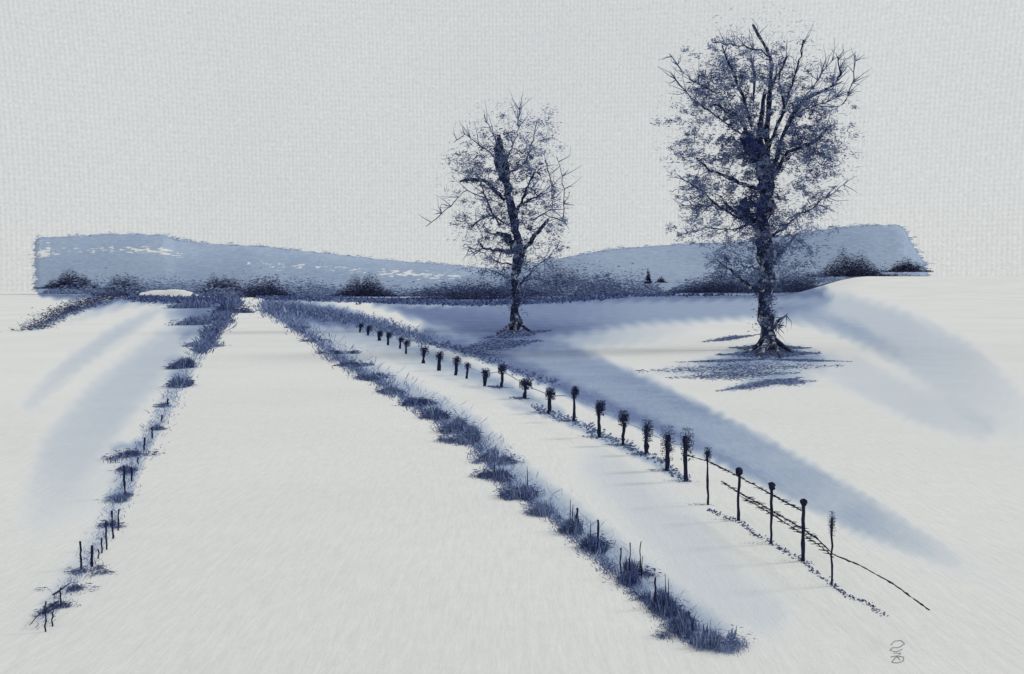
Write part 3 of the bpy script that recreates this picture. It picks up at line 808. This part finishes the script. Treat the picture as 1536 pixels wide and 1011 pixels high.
# the railed stretch: one fence with its posts, rails and caps
RAILED = [(1062, 676, 757, 1.7), (1107, 708, 781, 2.1), (1156, 730, 816, 2.0), (1204, 755, 842, 2.7), (1248, 776, 879, 1.7)]
fo = gp(1156, 816)
fence = empty("rail_fence", fo)
tag(fence, "thin dark wooden rail fence with knobbed posts beside the near verge", "fence")
def pt(px, py, yb):                                # a point above the fence line whose foot is on row yb
    X, Y, _ = gp(px, yb)
    return np.array(at(px, py, Y))
for k, (px, yt, yb, hw) in enumerate(RAILED):
    sp, O, s, h = post_part(px, yt, yb, hw * 1.0, lean=(-.02, .03, .02, .01, .0)[k])
    po = sp.build("post", M_POST, fence, fo)
    po.name = "post"
    if k in (1, 2, 3):                              # knob on the post head
        q = Soup()
        w = 5.4 * s
        z = np.array([h - 1.0 * w, h - .5 * w, h + .3 * w, h + .9 * w, h + 1.3 * w])
        q.tube(np.stack([np.full(5, O[0] + .3 * w), np.full(5, O[1]), z], 1), np.array([.35, .8, 1.0, .9, .35]) * w, .05, 8, .16)
        q.build("post_cap", M_POST, po, fo)
    if k in (0, 4):
        tuft_mesh(O[0], O[1], h, s, 6, 26 if k == 4 else 14, 500, .3 if k == 4 else .15).build("dry_growth", M_BUSH, po, fo)
def fy(x):                                          # row of the fence foot under column x
    return float(np.interp(x, [1020, 1062, 1107, 1156, 1204, 1248, 1330, 1400], [727, 757, 781, 816, 842, 879, 925, 970]))
def rail(poly, half, dash):
    """a thin split rail, knotty and uneven, following the fence line"""
    p = dense(poly, 46)
    pts = np.array([pt(x, yy + rng.normal(0, .18), fy(x)) for x, yy in p[:, :2]])
    r = np.array([half * F * EYE / (fy(x) - HOR) / F for x in p[:, 0]]) * (1 + rng.normal(0, .28, len(p)))
    q = Soup(); q.tube(pts, np.maximum(r, .004), .08, 6, .2)
    if dash:                                        # splinters and lashings along the rail
        for i in range(2, 45):
            if rng.uniform() < .75:
                a = pts[i] + rng.normal(0, .010, 3); d = np.array([rng.uniform(.05, .11), rng.uniform(-.02, .02), rng.uniform(-.012, .012)])
                q.tube([a - d, a, a + d], [.004, .010, .003], .12, 4, .2)
    q.build("rail", M_POST, fence, fo)
rail([(1022, 680), (1062, 692), (1107, 714), (1156, 741), (1206, 768)], .85, True)
rail([(1082, 722), (1107, 738), (1156, 765), (1204, 793), (1222, 806)], .95, True)
rail([(1107, 742), (1156, 770), (1204, 801), (1232, 820), (1250, 836)], .8, True)
rail([(1222, 804), (1250, 832), (1290, 848), (1340, 876), (1394, 915)], 1.0, False)

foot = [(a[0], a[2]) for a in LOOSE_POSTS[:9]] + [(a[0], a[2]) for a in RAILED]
shadow_strokes("shadow smudges hatched in dark blades left of each fence post foot", [(x - 34 * (y_ - HOR) / 440 - 10, y_ - 1.5, x + 8, y_ + .5, 2.4, .07) for x, y_ in foot], 2600, .25)  # cast shadows of the posts, imitated with dark blades

# low blue rail strung along the heads of the tufted posts
q = Soup()
pr = dense([(a[0] + 2, a[1] + (a[2] - a[1]) * .22, a[2]) for a in LOOSE_POSTS[:12]], 60)
pts_ = []
for x, yy, yb_ in pr:
    pts_.append(at(x, yy + rng.normal(0, .3), gp(x, yb_)[1]))
q.tube(pts_, np.array([.75 * p_[1] / F for p_ in pts_]) * (1 + rng.normal(0, .25, 60)), .75, 5, .2)
tag(q.build("rail", M_GRASS_AND_SHADOW, None, tuple(pts_[0])), "thin blue-grey rail strung along the heads of the tufted fence posts", "rail")

# rows of blades: the fence's drawn shadow line and the grass lines
def grass_or_shadow_line(label, poly, n, hgt, wid, tone, jx=2, jy=1.2):
    sp = Soup()
    p = dense(poly, n)
    px = p[:, 0] + rng.normal(0, jx, n) + 3 * np.sin(p[:, 1] * .21); py = np.maximum(p[:, 1] + rng.normal(0, jy, n), 441)
    Y = F * EYE / (py - HOR); s = Y / F
    b = np.stack([(px - CX) * s, Y, np.full(n, -.005)], 1)
    blades(sp, b, rng.uniform(.3, 1, n) * hgt * s, rng.uniform(.4, 1, n) * wid * s, .9, np.clip(rng.normal(tone, .15, n), 0, 1))
    return tag(sp.build("grass", M_GRASS_AND_SHADOW), label, kind="stuff")  # grass, or blades standing in for the fence shadow
grass_or_shadow_line("thin dark shadow line drawn in blades along the foot of the rail fence", [(1064, 764), (1107, 784), (1156, 815), (1204, 843), (1250, 880), (1330, 924)], 420, 3.5, 6, .18, 3, 1.2)  # fence shadow on the snow, drawn as dark blades
grass_or_shadow_line("low blue grass trailing beneath the tufted posts", [(800, 610), (860, 633), (920, 660), (985, 690), (1030, 722)], 500, 4, 7, .42, 5, 2.5)
grass_or_shadow_line("thin blue grass along the top of the fence bank", [(630, 512), (700, 528), (760, 552), (830, 575)], 420, 5, 6, .45, 5, 2.5)

# ------------------------------------------------------------------ grass clumps
def clump(label, px, yb, wpx, hpx, n, tone, group, stalks=0, flatn=0.5):
    X, Y, _ = gp(px, yb); s = Y / F
    sp = Soup(); n = n * 3
    lob = rng.normal(0, .42, (5, 2)); lh = rng.uniform(.45, 1.15, 5); pk = rng.choice(5, n, p=rng.dirichlet(np.ones(5) * 2))
    u = lob[pk, 0] + rng.normal(0, .17, n)
    dep = (lob[pk, 1] * .6 + rng.normal(0, .12, n)) * wpx * s * 2.2
    b = np.stack([X + u * wpx * s, Y + dep, np.full(n, -.01)], 1)
    hh = hpx * s * lh[pk] * rng.uniform(.25, 1.0, n) * np.clip(1.1 - np.abs(u), .25, 1)
    blades(sp, b, hh, rng.uniform(.5, 1.5, n) * s, .16, np.clip(rng.normal(tone + .12, .2, n), 0, 1))
    m = int(n * flatn)                               # flattened blades low down
    c = np.stack([X + (lob[pk[:m], 0] + rng.normal(0, .26, m)) * wpx * s, Y + (lob[pk[:m], 1] * .6 + rng.normal(0, .1, m)) * wpx * s * 2.2, np.abs(rng.normal(0, .22, m)) * hpx * s + .01], 1)
    leaves(sp, c, rng.uniform(3, 12, m) * s, rng.uniform(.6, 2.0, m) * s, np.clip(rng.normal(tone, .14, m), 0, 1), .93)
    o = tag(sp.build("grass_clump", M_GRASS_AND_SHADOW, None, (X, Y, 0)), label, "grass clump", group)
    for k in range(stalks):
        x = X + random.uniform(-.5, .5) * wpx * s; hk = hpx * s * random.uniform(.9, 1.6)
        q = Soup(); q.tube([(x, Y, -.03), (x + .01, Y, hk * .5), (x + random.uniform(-.03, .03), Y, hk)], [.9 * s, .8 * s, .4 * s], .08, 5, .15)
        q.build("stalk", M_POST, o, (X, Y, 0))
    return o

GR = "grass clumps along the right road edge"
right_clumps = [  # x, base row, width, height, count, tone, stalks (nearest first)
    (1062, 968, 42, 40, 170, .40, 0), (1028, 950, 34, 34, 150, .22, 1), (992, 910, 40, 32, 170, .14, 3), (948, 868, 36, 26, 130, .16, 4), (888, 822, 30, 30, 150, .08, 1),
    (862, 796, 28, 34, 150, .20, 2), (822, 768, 34, 22, 130, .34, 0), (786, 746, 30, 30, 150, .26, 1), (748, 716, 34, 20, 140, .16, 1), (742, 694, 28, 32, 140, .36, 0),
    (706, 662, 30, 34, 150, .30, 0), (684, 645, 26, 26, 130, .26, 0), (650, 628, 30, 22, 130, .16, 0), (622, 609, 34, 14, 140, .06, 0), (590, 590, 30, 12, 110, .24, 0),
    (556, 569, 30, 11, 110, .16, 0), (524, 549, 30, 11, 110, .12, 0), (494, 531, 22, 9, 80, .22, 0), (470, 512, 20, 7, 60, .30, 0), (440, 492, 24, 5, 60, .30, 0),
]
for i, (px, yb, w, h, n, tn, st) in enumerate(right_clumps):
    lab = "%s grass clump on the right road edge, %s from the near end" % ("blue-black" if tn < .18 else ("dark blue" if tn < .29 else "pale blue"), ORD[i])
    clump(lab, px, yb, w, h, n * 3, tn, GR, st)
clump("faint upright blue grass wisp right of the nearest road edge clump", 1097, 962, 8, 36, 40, .45, GR)
grass_or_shadow_line("fine ragged grass edging the right side of the road", [(392, 462), (430, 482), (470, 508), (500, 538), (560, 570), (640, 622), (712, 668), (750, 722), (824, 775), (874, 820), (944, 882), (1040, 968)],
           6500, 8, 2.0, .32, 8, 3.4)
grass_or_shadow_line("pale blue frosted grass standing along the right verge of the road", [(405, 464), (440, 482), (490, 512), (540, 546), (600, 582), (660, 614), (720, 655), (765, 706), (830, 758), (890, 806), (960, 872), (1060, 952)],
           1500, 13, 1.6, .85, 13, 6.0)
grass_or_shadow_line("dark blue grass massed on the verge near the vanishing point", [(396, 458), (440, 464), (500, 474), (560, 486), (640, 512)], 3500, 7, 2.2, .42, 10, 4.5)
grass_or_shadow_line("dark streaks of grass below the far bushes", [(200, 448), (270, 451), (330, 451), (352, 447)], 2500, 5, 5, .25, 6, 2.2)
grass_or_shadow_line("dark line of grass along the foot of the long hedge", [(396, 447), (470, 449), (560, 452), (700, 456), (830, 452), (960, 442), (1100, 440), (1230, 437.6)], 7000, 5, 6, .25, 6, 1.6)

GL = "grass clumps along the left road edge"
left_clumps = [  # nearest first
    (78, 916, 26, 14, 60, .18, 0), (100, 884, 26, 14, 60, .22, 0), (132, 862, 30, 12, 80, .16, 0), (166, 790, 22, 14, 60, .20, 0), (183, 748, 24, 14, 80, .34, 0), (190, 707, 26, 12, 80, .26, 0),
    (196, 682, 34, 16, 110, .14, 0), (232, 645, 16, 14, 40, .26, 0), (244, 610, 18, 8, 40, .34, 0), (270, 579, 22, 24, 150, .24, 0), (279, 552, 30, 18, 170, .16, 0), (300, 520, 26, 14, 90, .5, 0),
    (292, 487, 40, 20, 150, .36, 0), (322, 484, 26, 22, 150, .22, 0), (338, 470, 26, 26, 170, .14, 0), (290, 462, 50, 16, 150, .30, 0),
]
for i, (px, yb, w, h, n, tn, st) in enumerate(left_clumps):
    lab = "%s grass clump on the left road edge, %s from the near end" % ("blue-black" if tn < .19 else ("dark blue" if tn < .3 else "pale blue"), ORD[i])
    clump(lab, px, yb, w, h, n * 2, tn, GL, st)
grass_or_shadow_line("fine ragged blue grass along the left side of the road", [(345, 460), (318, 500), (285, 548), (262, 590), (245, 625), (222, 660), (196, 700), (180, 748), (158, 800), (128, 852), (84, 905), (60, 940)],
           1700, 8, 2.0, .62, 9, 4.0)
grass_or_shadow_line("thin dark grass strokes along the left verge near the horizon", [(352, 452), (340, 470), (322, 496), (300, 530)], 2200, 9, 3, .25, 7, 3)

# ------------------------------------------------------------------ stakes on the left verge
STAKES = [  # nearest first: x, top, base, half width, lean
    (68, 902, 948, 1.5, 0), (79, 916, 940, 1.3, 0), (90, 881, 912, 1.4, .02), (122, 812, 854, 2.2, -.03), (138, 818, 850, 2.4, .0), (147, 824, 838, 1.3, .05), (153, 807, 830, 1.7, -.02),
    (160, 781, 825, 1.6, -.05), (169, 766, 808, 1.8, -.03), (177, 764, 796, 1.4, .03), (188, 698, 748, 1.9, -.05), (198, 700, 722, 1.8, -.06), (207, 686, 696, 1.4, .0), (216, 656, 676, 1.8, .05),
    (228, 640, 658, 1.4, .0), (242, 622, 632, 1.6, .1), (251, 598, 610, 1.8, .05),
]
SL = ["pair of", ""]
for i, (px, yt, yb, hw, ln) in enumerate(STAKES):
    sp, O, s, h = post_part(px, yt, yb, hw * .8, lean=ln)
    o = sp.build("stake", M_POST, None, O)
    size = "tall" if (yb - yt) / (yb - HOR) > .1 else "short"
    tag(o, "%s dark wooden stake on the left verge, %s from the near end" % (size, ORD[i]), "stake", "dark stakes along the left verge")
# brushwood caught between the nearest stakes
def stick(label, pix, half, zpx):
    p = dense(pix, 10)
    pts = []
    for x, yy in p[:, :2]:
        X, Y, _ = gp(x, yy + zpx); pts.append(at(x, yy, Y))
    s = pts[0][1] / F
    q = Soup(); q.tube(pts, half * s * np.linspace(1.0, .4, 10), .1, 5, .2)
    return tag(q.build("stick", M_POST, None, tuple(pts[0])), label, "stick", "loose sticks on the left verge")
stick("curved thin stick reaching left from the nearest stakes", [(88, 902), (72, 912), (58, 922), (44, 938)], 1.3, 8)
stick("short dark stick lying across the two nearest stakes", [(64, 920), (76, 916), (90, 908)], 1.4, 14)
stick("dark stick leaning along the third stake", [(80, 892), (92, 884), (106, 874)], 1.6, 14)

# stakes standing in the right verge
for lab, px, yt, yb, hw in [("dark stake rising from the sixth clump of the right road edge", 866, 762, 800, 2.6), ("knotty dark stake behind the blue-black clump of the right road edge", 897, 780, 818, 2.0),
                            ("thin stake left of the fourth clump of the right road edge", 931, 822, 866, 1.2), ("taller thin stake in the fourth clump of the right road edge", 945, 814, 868, 1.2),
                            ("slender stake in snow right of the fourth clump", 961, 812, 862, .9), ("dark stake rising from the third clump of the right road edge", 983, 866, 914, 1.6)]:
    sp, O, s, h = post_part(px, yt, yb, hw * .8)
    tag(sp.build("stake", M_POST, None, O), lab, "stake", "dark stakes along the right road edge")

# small grey monogram scratched into the snow at the lower right
sp = Soup()
mono = [[(1336, 968), (1342, 962), (1352, 961), (1357, 966), (1348, 972), (1338, 972), (1335, 976), (1345, 978), (1354, 974)],
        [(1340, 980), (1352, 980), (1343, 987), (1337, 994), (1346, 995), (1355, 992), (1356, 986), (1348, 985)], [(1336, 986), (1345, 984), (1350, 990)]]
for pl in mono:
    p = dense(pl, 26)
    pts = np.array([gp(x, yy) for x, yy in p]); pts[:, 2] = .004
    sp.tube(pts, np.full(26, .0048), .95, 5, .2)
tag(sp.build("monogram", M_PENCIL, None, gp(1346, 985)), "small grey scribbled monogram on the snow at the lower right", "monogram")
